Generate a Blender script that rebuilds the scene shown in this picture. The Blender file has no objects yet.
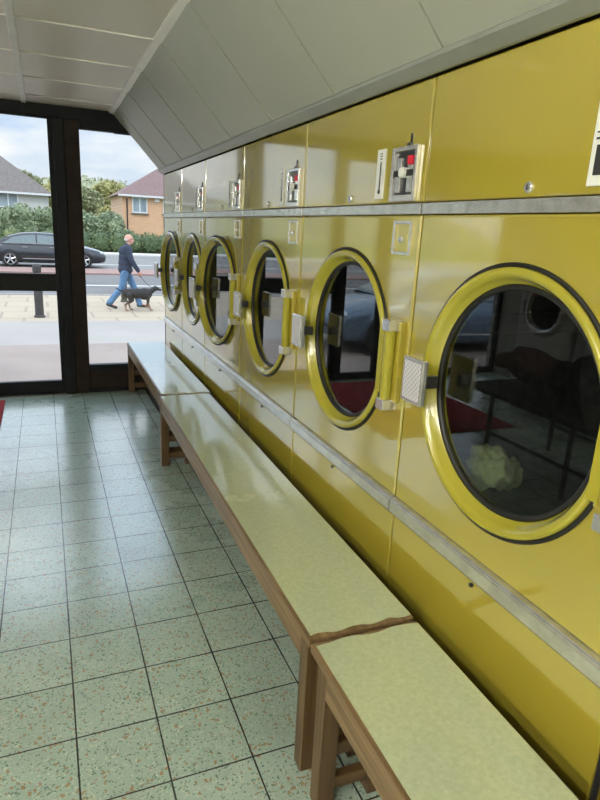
import bpy, bmesh, math, random
from mathutils import Vector, Matrix, noise
random.seed(7)
C = bpy.context.scene.collection
PI = math.pi
def R(a): return math.radians(a)

# ------------------------------------------------------------------ materials
def new_mat(name):
    m = bpy.data.materials.new(name); m.use_nodes = True
    nt = m.node_tree; nt.nodes.clear()
    o = nt.nodes.new('ShaderNodeOutputMaterial'); p = nt.nodes.new('ShaderNodeBsdfPrincipled')
    nt.links.new(p.outputs[0], o.inputs[0])
    return m, nt, p, o
def nd(nt, t, **kw):
    n = nt.nodes.new(t)
    for k, v in kw.items():
        if k in n.inputs: n.inputs[k].default_value = v
        else: setattr(n, k, v)
    return n
def ramp(nt, fac, stops, const=False):
    r = nt.nodes.new('ShaderNodeValToRGB'); cr = r.color_ramp
    if const: cr.interpolation = 'CONSTANT'
    while len(cr.elements) < len(stops): cr.elements.new(0.5)
    for e, (p, c) in zip(cr.elements, stops): e.position = p; e.color = (*c, 1)
    nt.links.new(fac, r.inputs[0]); return r.outputs[0]
def mixc(nt, fac, a, b, mode='MIX'):
    n = nt.nodes.new('ShaderNodeMix'); n.data_type = 'RGBA'; n.blend_type = mode
    for s, v in ((0, fac), (6, a), (7, b)):
        if isinstance(v, bpy.types.NodeSocket): nt.links.new(v, n.inputs[s])
        elif s == 0: n.inputs[0].default_value = v
        else: n.inputs[s].default_value = (*v, 1)
    return n.outputs[2]
def simple(name, col, rough=.5, metal=0., var=.12, scale=8., bump=0., bscale=40., coat=0., spec=.5, coords='Object'):
    m, nt, p, o = new_mat(name)
    tc = nd(nt, 'ShaderNodeTexCoord')
    nz = nd(nt, 'ShaderNodeTexNoise', Scale=scale, Detail=4.)
    nt.links.new(tc.outputs[coords], nz.inputs['Vector'])
    lo = tuple(c*(1-var) for c in col); hi = tuple(min(1, c*(1+var)) for c in col)
    nt.links.new(ramp(nt, nz.outputs[0], [(.3, lo), (.7, hi)]), p.inputs['Base Color'])
    p.inputs['Roughness'].default_value = rough; p.inputs['Metallic'].default_value = metal
    p.inputs['Coat Weight'].default_value = coat; p.inputs['Specular IOR Level'].default_value = spec
    p.inputs['Coat Roughness'].default_value = .06
    if bump:
        n2 = nd(nt, 'ShaderNodeTexNoise', Scale=bscale, Detail=3.); nt.links.new(tc.outputs[coords], n2.inputs['Vector'])
        b = nd(nt, 'ShaderNodeBump', Strength=bump, Distance=.01); nt.links.new(n2.outputs[0], b.inputs['Height'])
        nt.links.new(b.outputs[0], p.inputs['Normal'])
    return m
M = {}
def paint_yellow(name, col, wav=.25):
    m, nt, p, o = new_mat(name)
    tc = nd(nt, 'ShaderNodeTexCoord')
    nz = nd(nt, 'ShaderNodeTexNoise', Scale=3., Detail=5.); nt.links.new(tc.outputs['Object'], nz.inputs['Vector'])
    c = ramp(nt, nz.outputs[0], [(.0, tuple(x*.93 for x in col)), (1., tuple(x*1.05 for x in col))])
    nt.links.new(c, p.inputs['Base Color'])
    n2 = nd(nt, 'ShaderNodeTexNoise', Scale=2.6, Detail=1.); nt.links.new(tc.outputs['Object'], n2.inputs['Vector'])
    n3 = nd(nt, 'ShaderNodeTexNoise', Scale=220., Detail=2.); nt.links.new(tc.outputs['Object'], n3.inputs['Vector'])
    b1 = nd(nt, 'ShaderNodeBump', Strength=wav, Distance=.05); nt.links.new(n2.outputs[0], b1.inputs['Height'])
    b2 = nd(nt, 'ShaderNodeBump', Strength=.04, Distance=.002); nt.links.new(n3.outputs[0], b2.inputs['Height'])
    nt.links.new(b1.outputs[0], b2.inputs['Normal']); nt.links.new(b2.outputs[0], p.inputs['Normal'])
    nt.links.new(ramp(nt, nz.outputs[0], [(.0, (.2,)*3), (1., (.3,)*3)]), p.inputs['Roughness'])
    p.inputs['Coat Weight'].default_value = 1.; p.inputs['Coat Roughness'].default_value = .06; p.inputs['Coat IOR'].default_value = 2.7
    return m
YEL = (.43, .350, .036)
M['yellow'] = paint_yellow('yellow_enamel', YEL)
M['yellow_door'] = paint_yellow('yellow_door_enamel', (.38, .34, .03), .05)
q_ = M['yellow_door'].node_tree.nodes['Principled BSDF'].inputs; q_['Coat IOR'].default_value = 1.45; q_['Coat Roughness'].default_value = .14
M['rubber'] = simple('black_rubber', (.008, .008, .008), .5, bump=.1)
M['chrome'] = simple('brushed_chrome', (.80, .80, .78), .2, .75, .12, 20, bump=.06, bscale=120)
M['alu'] = simple('scuffed_aluminium', (.76, .76, .73), .27, .8, .15, 30, bump=.1, bscale=80)
M['steel_dark'] = simple('dark_steel', (.12, .12, .12), .35, .9, .2)
M['dark'] = simple('dark_cavity', (.02, .02, .02), .7)
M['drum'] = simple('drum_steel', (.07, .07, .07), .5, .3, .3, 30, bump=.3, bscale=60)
M['red'] = simple('red_label', (.62, .02, .04), .4)
M['white_plate'] = simple('white_plate', (.75, .76, .7), .3, 0, .06)
M['ink'] = simple('black_print', (.02, .02, .02), .6)
M['black_frame'] = simple('black_painted_frame', (.008, .010, .012), .5, 0, .3, 15, bump=.1, spec=.25)
M['brown_frame'] = simple('dark_brown_timber', (.022, .013, .009), .6, 0, .35, 10, bump=.2, spec=.25)
M['ceil_bar'] = simple('ceiling_bar_white', (.84, .82, .77), .45, 0, .05)
M['white_wall'] = simple('white_wall_paint', (.62, .60, .53), .7, 0, .06, 2, bump=.05)
M['white_enamel'] = simple('white_enamel', (.80, .79, .77), .25, 0, .04, coat=.4)
M['plinth'] = simple('dark_plinth_board', (.03, .022, .016), .6, 0, .3)
def wood(name, a, b, axis='Y'):
    m, nt, p, o = new_mat(name)
    tc = nd(nt, 'ShaderNodeTexCoord'); mp = nd(nt, 'ShaderNodeMapping')
    mp.inputs['Scale'].default_value = {'Y': (30, 1.5, 30), 'Z': (30, 30, 1.5), 'X': (1.5, 30, 30)}[axis]
    nt.links.new(tc.outputs['Object'], mp.inputs[0])
    nz = nd(nt, 'ShaderNodeTexNoise', Scale=1.6, Detail=6., Distortion=.6); nt.links.new(mp.outputs[0], nz.inputs['Vector'])
    nt.links.new(ramp(nt, nz.outputs[0], [(.3, a), (.7, b)]), p.inputs['Base Color'])
    p.inputs['Roughness'].default_value = .42
    bp = nd(nt, 'ShaderNodeBump', Strength=.2, Distance=.003); nt.links.new(nz.outputs[0], bp.inputs['Height']); nt.links.new(bp.outputs[0], p.inputs['Normal'])
    return m
M['wood_y'] = wood('varnished_wood_long', (.12, .070, .028), (.25, .165, .078), 'Y')
M['wood_z'] = wood('varnished_wood_upright', (.06, .032, .012), (.135, .078, .03), 'Z')
M['wood_x'] = wood('varnished_wood_cross', (.06, .032, .012), (.135, .078, .03), 'X')
# laminate
m, nt, p, o = new_mat('pale_green_laminate'); M['laminate'] = m
tc = nd(nt, 'ShaderNodeTexCoord')
nz = nd(nt, 'ShaderNodeTexNoise', Scale=90., Detail=4.); nt.links.new(tc.outputs['Object'], nz.inputs['Vector'])
nt.links.new(ramp(nt, nz.outputs[0], [(.3, (.50, .555, .35)), (.7, (.59, .645, .42))]), p.inputs['Base Color'])
n2 = nd(nt, 'ShaderNodeTexNoise', Scale=5., Detail=4.); nt.links.new(tc.outputs['Object'], n2.inputs['Vector'])
nt.links.new(ramp(nt, n2.outputs[0], [(.0, (.22,)*3), (1., (.3,)*3)]), p.inputs['Roughness']); p.inputs['Coat Weight'].default_value = 1.; p.inputs['Coat IOR'].default_value = 2.0; p.inputs['Coat Roughness'].default_value = .1
bp = nd(nt, 'ShaderNodeBump', Strength=.05, Distance=.002); nt.links.new(nz.outputs[0], bp.inputs['Height']); nt.links.new(bp.outputs[0], p.inputs['Normal'])
# floor: terrazzo tiles
m, nt, p, o = new_mat('green_terrazzo_tiles'); M['floor'] = m
TX, TY, OX, OY = .2395, .2415, .005, 1.585
geo = nd(nt, 'ShaderNodeNewGeometry'); sep = nd(nt, 'ShaderNodeSeparateXYZ'); nt.links.new(geo.outputs['Position'], sep.inputs[0])
def math_n(nt, op, a, b=None, c=None):
    n = nt.nodes.new('ShaderNodeMath'); n.operation = op
    for i, v in enumerate((a, b, c)):
        if v is None: continue
        if isinstance(v, bpy.types.NodeSocket): nt.links.new(v, n.inputs[i])
        else: n.inputs[i].default_value = v
    return n.outputs[0]
def gdist(sock, off, t):
    a = math_n(nt, 'DIVIDE', math_n(nt, 'SUBTRACT', sock, off), t)
    fr = math_n(nt, 'FRACT', a); d = math_n(nt, 'MINIMUM', fr, math_n(nt, 'SUBTRACT', 1., fr))
    return math_n(nt, 'MULTIPLY', d, t), math_n(nt, 'FLOOR', a)
dx, ix = gdist(sep.outputs[0], OX, TX); dy, iy = gdist(sep.outputs[1], OY, TY)
dmin = math_n(nt, 'MINIMUM', dx, dy)
gn = nd(nt, 'ShaderNodeTexNoise', Scale=7., Detail=3.); nt.links.new(geo.outputs['Position'], gn.inputs['Vector'])
gw = math_n(nt, 'MULTIPLY_ADD', gn.outputs[0], .0030, .0011)
grout = math_n(nt, 'LESS_THAN', dmin, gw)
cmb = nd(nt, 'ShaderNodeCombineXYZ'); nt.links.new(ix, cmb.inputs[0]); nt.links.new(iy, cmb.inputs[1])
wn = nd(nt, 'ShaderNodeTexWhiteNoise'); nt.links.new(cmb.outputs[0], wn.inputs['Vector'])
dn = nd(nt, 'ShaderNodeTexNoise', Scale=70., Detail=2.); nt.links.new(geo.outputs['Position'], dn.inputs['Vector'])
dvm = nt.nodes.new('ShaderNodeVectorMath'); dvm.operation = 'MULTIPLY_ADD'; nt.links.new(dn.outputs['Color'], dvm.inputs[0]); dvm.inputs[1].default_value = (.022, .022, .022); nt.links.new(geo.outputs['Position'], dvm.inputs[2])
va = nd(nt, 'ShaderNodeTexVoronoi', Scale=72.); nt.links.new(dvm.outputs[0], va.inputs['Vector'])
vb = nd(nt, 'ShaderNodeTexVoronoi', Scale=150.); nt.links.new(dvm.outputs[0], vb.inputs['Vector'])
vs = nd(nt, 'ShaderNodeSeparateColor'); nt.links.new(va.outputs['Color'], vs.inputs[0])
vs2 = nd(nt, 'ShaderNodeSeparateColor'); nt.links.new(vb.outputs['Color'], vs2.inputs[0])
base = mixc(nt, wn.outputs['Value'], (.38, .50, .41), (.43, .55, .46))
c1 = math_n(nt, 'MULTIPLY', math_n(nt, 'GREATER_THAN', vs2.outputs[0], .70), math_n(nt, 'LESS_THAN', vb.outputs['Distance'], .42))
base = mixc(nt, c1, base, (.60, .66, .52))
c1 = math_n(nt, 'MULTIPLY', math_n(nt, 'LESS_THAN', vs2.outputs[1], .22), math_n(nt, 'LESS_THAN', vb.outputs['Distance'], .45))
base = mixc(nt, c1, base, (.13, .22, .16))
c2 = math_n(nt, 'MULTIPLY', math_n(nt, 'GREATER_THAN', vs.outputs[0], .78), math_n(nt, 'LESS_THAN', va.outputs['Distance'], .40))
base = mixc(nt, c2, base, (.36, .26, .14))
dirt = nd(nt, 'ShaderNodeTexNoise', Scale=2.2, Detail=5.); nt.links.new(geo.outputs['Position'], dirt.inputs['Vector'])
base = mixc(nt, ramp(nt, dirt.outputs[0], [(.5, (0,)*3), (.8, (.35,)*3)]), base, (.17, .17, .13))
base = mixc(nt, grout, base, (.018, .017, .015))
nt.links.new(base, p.inputs['Base Color'])
rg = ramp(nt, dirt.outputs[0], [(.3, (.24,)*3), (.75, (.36,)*3)])
nt.links.new(mixc(nt, grout, rg, (.85, .85, .85)), p.inputs['Roughness'])
hgt = math_n(nt, 'MINIMUM', math_n(nt, 'DIVIDE', dmin, .003), 1.)
bp = nd(nt, 'ShaderNodeBump', Strength=.5, Distance=.002); nt.links.new(hgt, bp.inputs['Height'])
tilt = nd(nt, 'ShaderNodeBump', Strength=.08, Distance=.01); nt.links.new(gn.outputs[0], tilt.inputs['Height']); nt.links.new(bp.outputs[0], tilt.inputs['Normal'])
nt.links.new(tilt.outputs[0], p.inputs['Normal'])
p.inputs['Specular IOR Level'].default_value = .6; p.inputs['Coat Weight'].default_value = .7; p.inputs['Coat IOR'].default_value = 2.4; p.inputs['Coat Roughness'].default_value = .2
# ceiling panels
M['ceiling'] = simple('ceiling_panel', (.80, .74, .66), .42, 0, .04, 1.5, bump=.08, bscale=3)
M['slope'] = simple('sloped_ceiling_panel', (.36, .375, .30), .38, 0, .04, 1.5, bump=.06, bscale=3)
# thin clear pane: fresnel mix of clear and mirror
def pane(name, tint, ior=1.5, boost=1.):
    m = bpy.data.materials.new(name); m.use_nodes = True; nt = m.node_tree; nt.nodes.clear()
    o = nd(nt, 'ShaderNodeOutputMaterial'); t = nd(nt, 'ShaderNodeBsdfTransparent'); g = nd(nt, 'ShaderNodeBsdfGlossy')
    t.inputs[0].default_value = (*tint, 1); g.inputs['Roughness'].default_value = 0.0
    f = nd(nt, 'ShaderNodeFresnel', IOR=ior); mx = nd(nt, 'ShaderNodeMixShader')
    gb = nd(nt, 'ShaderNodeNewGeometry'); nt.links.new(math_n(nt, 'MULTIPLY_ADD', gb.outputs['Backfacing'], 1/ior-ior, ior), f.inputs['IOR'])
    k = math_n(nt, 'MULTIPLY', f.outputs[0], boost); nt.nodes[-1].use_clamp = True
    nt.links.new(k, mx.inputs[0]); nt.links.new(t.outputs[0], mx.inputs[1]); nt.links.new(g.outputs[0], mx.inputs[2])
    nt.links.new(mx.outputs[0], o.inputs[0]); return m
M['window_glass'] = pane('clear_window_glass', (.97, .98, .97), 1.25)
M['door_glass'] = pane('dryer_door_glass', (.72, .74, .72), 1.5, 1.7)

# ------------------------------------------------------------------ mesh builder
class MB:
    def __init__(s): s.bm = bmesh.new()
    def box(s, x0, x1, y0, y1, z0, z1):
        v = [s.bm.verts.new(c) for c in ((x0,y0,z0),(x1,y0,z0),(x1,y1,z0),(x0,y1,z0),(x0,y0,z1),(x1,y0,z1),(x1,y1,z1),(x0,y1,z1))]
        for f in ((0,3,2,1),(4,5,6,7),(0,1,5,4),(1,2,6,5),(2,3,7,6),(3,0,4,7)): s.bm.faces.new([v[i] for i in f])
        return s
    def tube(s, pts, rs, n=12, cap=True):
        pts = [Vector(p) for p in pts]
        if not hasattr(rs, '__len__'): rs = [rs]*len(pts)
        rings = []
        for i, p in enumerate(pts):
            d = (pts[min(i+1, len(pts)-1)]-pts[max(i-1, 0)]).normalized()
            a = d.cross(Vector((0,0,1)) if abs(d.z) < .9 else Vector((1,0,0))).normalized(); b = d.cross(a)
            rings.append([s.bm.verts.new(p+(a*math.cos(2*PI*k/n)+b*math.sin(2*PI*k/n))*rs[i]) for k in range(n)])
        for i in range(len(rings)-1):
            for k in range(n):
                s.bm.faces.new([rings[i][k], rings[i][(k+1)%n], rings[i+1][(k+1)%n], rings[i+1][k]])
        if cap: s.bm.faces.new(rings[0][::-1]); s.bm.faces.new(rings[-1])
        return s
    def lathe(s, prof, center, axis='X', n=64, closed=False):
        """prof: (radius, offset along axis)"""
        c = Vector(center); rings = []
        for r, t in prof:
            ring = []
            for k in range(n):
                a = 2*PI*k/n; u, w = r*math.cos(a), r*math.sin(a)
                q = {'X': (t, u, w), 'Y': (u, t, w), 'Z': (u, w, t)}[axis]
                ring.append(s.bm.verts.new(c+Vector(q)))
            rings.append(ring)
        seq = list(range(len(rings)-1))
        for i in seq:
            for k in range(n): s.bm.faces.new([rings[i][k], rings[i][(k+1)%n], rings[i+1][(k+1)%n], rings[i+1][k]])
        if closed:
            for k in range(n): s.bm.faces.new([rings[-1][k], rings[-1][(k+1)%n], rings[0][(k+1)%n], rings[0][k]])
        return s
    def disc(s, r, center, axis='X', n=64, t=0.004):
        return s.lathe([(.0001, t), (r, t), (r, 0), (.0001, 0)], center, axis, n)
    def prism(s, poly, y0, y1, axis='Y'):
        """poly of (a,b); axis = extrusion axis"""
        def q(a, b, t): return {'Y': (a, t, b), 'X': (t, a, b), 'Z': (a, b, t)}[axis]
        A = [s.bm.verts.new(q(a, b, y0)) for a, b in poly]; B = [s.bm.verts.new(q(a, b, y1)) for a, b in poly]
        s.bm.faces.new(A[::-1]); s.bm.faces.new(B); n = len(poly)
        for i in range(n): s.bm.faces.new([A[i], A[(i+1)%n], B[(i+1)%n], B[i]])
        return s
    def ell(s, c, r, n=16, rot=None):
        g = bmesh.ops.create_uvsphere(s.bm, u_segments=n, v_segments=max(6, n//2), radius=1)
        mt = Matrix.Translation(c) @ (rot.to_4x4() if rot else Matrix.Identity(4)) @ Matrix.Diagonal((*r, 1))
        bmesh.ops.transform(s.bm, matrix=mt, verts=g['verts']); return s
    def cap(s, a, b, ra, rb, n=14):
        """tapered capsule"""
        a, b = Vector(a), Vector(b); d = (b-a)
        k = 4; pts = []; rs = []
        u = d.normalized()
        for i in range(k): t = PI/2*(1-i/k); pts.append(a-u*ra*math.sin(t)); rs.append(max(ra*math.cos(t), ra*.05))
        pts.append(a); rs.append(ra); pts.append(b); rs.append(rb)
        for i in range(1, k+1): t = PI/2*i/k; pts.append(b+u*rb*math.sin(t)); rs.append(max(rb*math.cos(t), rb*.05))
        return s.tube(pts, rs, n)
    def build(s, name, mat, parent=None, bevel=0, smooth=False, rem=0, disp=None):
        bmesh.ops.recalc_face_normals(s.bm, faces=s.bm.faces)
        me = bpy.data.meshes.new(name); s.bm.to_mesh(me); s.bm.free()
        if isinstance(mat, str): mat = M[mat]
        me.materials.append(mat)
        o = bpy.data.objects.new(name, me); C.objects.link(o)
        if parent: o.parent = parent
        if smooth:
            for f in me.polygons: f.use_smooth = True
        if bevel:
            b = o.modifiers.new('b', 'BEVEL'); b.width = bevel; b.segments = 2; b.limit_method = 'ANGLE'; b.angle_limit = R(40)
        if rem:
            r_ = o.modifiers.new('r', 'REMESH'); r_.mode = 'VOXEL'; r_.voxel_size = rem; r_.use_smooth_shade = True
            sm = o.modifiers.new('s', 'SMOOTH'); sm.factor = .5; sm.iterations = 4
        return o
def tag(o, label=None, cat=None, group=None, kind=None):
    if label: o['label'] = label
    if cat: o['category'] = cat
    if group: o['group'] = group
    if kind: o['kind'] = kind
    return o
def empty(name, loc, rz=0, parent=None):
    o = bpy.data.objects.new(name, None); C.objects.link(o); o.location = loc; o.rotation_euler = (0, 0, rz); o.empty_display_size = .1
    if parent: o.parent = parent
    return o
def box(name, mat, x0, x1, y0, y1, z0, z1, parent=None, bevel=0):
    return MB().box(x0, x1, y0, y1, z0, z1).build(name, mat, parent, bevel)
def S(o): o['kind'] = 'structure'; return o

# ------------------------------------------------------------------ room shell
LX, BY, FY, RX, CZ = -2.85, -2.9, 5.6, 1.98, 2.379
S(box('floor', 'floor', LX, RX, BY, FY+.05, -.12, 0))
M['side_wall'] = simple('beige_wall_paint', (.30, .28, .22), .7, 0, .06, 2, bump=.05)
S(box('wall_left', 'side_wall', LX-.15, LX, BY-.15, FY+.15, -.5, 2.62))
S(box('wall_right', 'white_wall', RX, RX+.15, BY-.15, FY+.15, -.5, 2.62))
S(box('wall_back', 'side_wall', LX, RX, BY-.15, BY, -.5, 2.62))
# flat ceiling: panels with bars
S(box('ceiling', 'ceiling', LX, .575, BY, FY, CZ, CZ+.03))
bars = MB(); ys = [5.27-.636*k for k in range(13)]
for y in ys: bars.box(LX, .57, y-.008, y+.008, CZ-.007, CZ+.004)
S(bars.build('trim_1', 'ceil_bar'))
bars = MB()
for x in (-.08, -.72, -1.36, -2.0, -2.64): bars.box(x-.018, x+.018, BY, FY, CZ-.010, CZ+.003)
S(bars.build('trim_2', 'ceil_bar', bevel=.002))
# sloped ceiling above the dryers: one overlapping panel per bay
A, B = Vector((.574, 0, CZ)), Vector((.972, 0, 1.948))
dv = (B-A); nn = Vector((dv.z, 0, -dv.x)).normalized()
if nn.z > 0: nn = -nn
sl = MB(); ys2 = [5.6] + [5.25-.636*k for k in range(13)] + [BY]
for a, b in zip(ys2, ys2[1:]):
    v = []
    for o_ in (0, -.02):
        for (P0, y, e) in ((A, a-.002, 0), (A, b+.002, .004), (B, b+.002, .004), (B, a-.002, 0)):
            q = P0+nn*(o_+e); v.append(sl.bm.verts.new((q.x, y, q.z)))
    for f in ((0,1,2,3),(7,6,5,4),(0,4,5,1),(1,5,6,2),(2,6,7,3),(3,7,4,0)): sl.bm.faces.new([v[i] for i in f])
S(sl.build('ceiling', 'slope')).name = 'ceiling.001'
back = MB()
q0, q1 = A-nn*.021, B-nn*.021
back.prism([(q0.x, q0.z), (q1.x, q1.z), (q1.x+.02, q1.z+.03), (q0.x+.02, q0.z+.03)], BY, FY)
S(back.build('trim_3', 'dark'))
S(MB().prism([(.556, CZ-.008), (.556, CZ+.01), (.60, CZ+.01), (.592, CZ-.022)], BY, FY).build('trim_4', 'ceil_bar', bevel=.002))
M['strip'] = simple('grey_ceiling_strip', (.30, .31, .27), .35, .2, .08)
S(MB().prism([(.958, 1.966), (.948, 1.958), (.951, 1.949), (.984, 1.927), (.996, 1.926), (1.0, 1.96)], BY, FY-.005).build('trim_5', 'strip', bevel=.002))
# top plate sealing above the machines and the flat roof
S(box('ceiling', 'dark', .575, RX, BY, FY, 2.42, 2.45)).name = 'ceiling.002'
M['roof_felt'] = simple('roof_felt', (.1, .1, .1), .9)
S(box('trim_6', 'roof_felt', LX-.15, RX+.15, BY-.15, FY+.15, 2.46, 2.75))

# ---- shop front
S(box('trim_7', 'black_frame', LX, .60, FY-.005, FY+.09, 2.285, CZ, bevel=.004))
S(box('trim_8', 'black_frame', .60, RX, FY-.0, FY+.09, 2.222, 2.42))
S(box('trim_9', 'white_wall', LX, RX, FY+.02, FY+.12, 2.37, 2.46))
# the wooden and black upright between door and window
S(box('trim_10', 'brown_frame', .199, .319, FY-.02, FY+.08, 0.0, 2.285, bevel=.006))
S(box('trim_11', 'black_frame', .118, .199, FY-.035, FY+.08, 0.0, 2.285, bevel=.006))
# window right of the door
w = S(empty('window_1', (.319, FY, 0)))
def wchild(n, mt, x0, x1, y0, y1, z0, z1, b=0): return box(n, mt, x0, x1, y0, y1, z0, z1, w, b)
wchild('window_rail', 'black_frame', 0, 1.66, -.005, .06, .205, .255, .003)
wchild('kick_panel', 'brown_frame', 0, 1.66, .0, .06, .035, .205, .003)
wchild('bottom_rail', 'black_frame', 0, 1.66, -.01, .06, 0, .035, .003)
wchild('window_rail', 'black_frame', 0, 1.66, -.005, .06, 2.222, 2.284, .003)
wchild('window_frame', 'black_frame', .69, .74, .012, .06, .255, 2.222, .003)
wchild('glass', 'window_glass', .0, .69, .028, .032, .25, 2.225)
wchild('back_board', 'black_frame', .74, 1.66, .03, .05, .25, 2.225)
# glazed door
d = S(empty('door_1', (-.70, FY, 0))); DW = .818
def dchild(n, mt, x0, x1, y0, y1, z0, z1, b=.003, par=None): return box(n, mt, x0, x1, y0, y1, z0, z1, par or d, b)
dchild('stile', 'black_frame', 0, .04, 0, .05, .012, 2.283); dchild('stile', 'black_frame', DW-.038, DW, 0, .05, .012, 2.283)
dchild('stile', 'black_frame', DW-.0, DW+.0005, 0, .05, .012, 2.283, 0)
dchild('top_rail', 'black_frame', .04, DW-.038, 0, .05, 2.275, 2.283)
dchild('middle_rail', 'black_frame', .04, DW-.038, 0, .05, .91, 1.055)
dchild('bottom_rail', 'black_frame', .04, DW-.038, 0, .05, .012, .122)
dchild('glass', 'window_glass', .035, DW-.03, .023, .027, 1.05, 2.28, 0)
dchild('glass', 'window_glass', .035, DW-.03, .023, .027, .118, .915, 0)
S(box('trim_12', 'steel_dark', -.70, .118, FY-.03, FY+.08, -.005, .012))
# shop front further left: two broad panes
S(box('trim_13', 'black_frame', -.77, -.70, FY-.02, FY+.08, 0, 2.285, bevel=.005))
for i, (x0, x1, zt) in enumerate(((-1.22, -.77, 2.20), (-2.85, -1.34, 1.90))):
    w = S(empty('window_%d' % (i+2), (x0, FY, 0))); W = x1-x0
    wchild('window_rail', 'black_frame', 0, W, 0, .06, 0, .07, .003); wchild('window_rail', 'black_frame', 0, W, 0, .06, zt, 2.284, .003)
    wchild('window_frame', 'black_frame', 0, .03, .0, .06, .07, zt, .003); wchild('window_frame', 'black_frame', W-.03, W, .0, .06, .07, zt, .003)
    wchild('glass', 'window_glass', .02, W-.02, .028, .032, .06, zt+.01)
S(box('trim_14', 'black_frame', -1.34, -1.22, FY-.01, FY+.07, 0, 2.285, bevel=.004))
# skirting under the machines is a dark plinth
S(box('trim_15', 'brown_frame', .80, 1.9, BY, FY-.03, 0.0, .03, bevel=.002))
S(box('baseboard_right', 'plinth', .806, .995, BY, FY-.03, .03, .36, bevel=.004))

# ------------------------------------------------------------------ dryers
def panel_hole(w, z0, z1, cy, cz, r, depth=.03, e=.006):
    mb = MB(); bm = mb.bm; N = 96
    y0, y1 = .004, w-.004
    angs = sorted([2*PI*k/N for k in range(N)] + [math.atan2(z-cz, y-cy) % (2*PI) for y in (y0+e, y1-e) for z in (z0+e, z1-e)])
    def rect(a, ya, yb, za, zb):
        c, s_ = math.cos(a), math.sin(a); t = 1e9
        if c > 1e-9: t = min(t, (yb-cy)/c)
        if c < -1e-9: t = min(t, (ya-cy)/c)
        if s_ > 1e-9: t = min(t, (zb-cz)/s_)
        if s_ < -1e-9: t = min(t, (za-cz)/s_)
        return (cy+t*c, cz+t*s_)
    R0, R1, R2, R3, R4 = [], [], [], [], []
    for a in angs:
        y, z = cy+r*math.cos(a), cz+r*math.sin(a)
        R0.append(bm.verts.new((depth+.03, y, z))); R1.append(bm.verts.new((0, y, z)))
        y, z = rect(a, y0+e, y1-e, z0+e, z1-e); R2.append(bm.verts.new((0, y, z)))
        yy = y0 if abs(y-y0-e) < 1e-6 else (y1 if abs(y-y1+e) < 1e-6 else y); zz = z0 if abs(z-z0-e) < 1e-6 else (z1 if abs(z-z1+e) < 1e-6 else z)
        R3.append(bm.verts.new((e*.8, yy, zz))); R4.append(bm.verts.new((depth, yy, zz)))
    n = len(angs)
    for P_, Q_ in ((R0, R1), (R1, R2), (R2, R3), (R3, R4)):
        for i in range(n): bm.faces.new([P_[i], P_[(i+1)%n], Q_[(i+1)%n], Q_[i]])
    return mb
def rpanel(w, z0, z1, x=0., e=.006, depth=.03):
    return MB().box(x, x+depth, .004, w-.004, z0, z1)
CZD = 1.124
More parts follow.
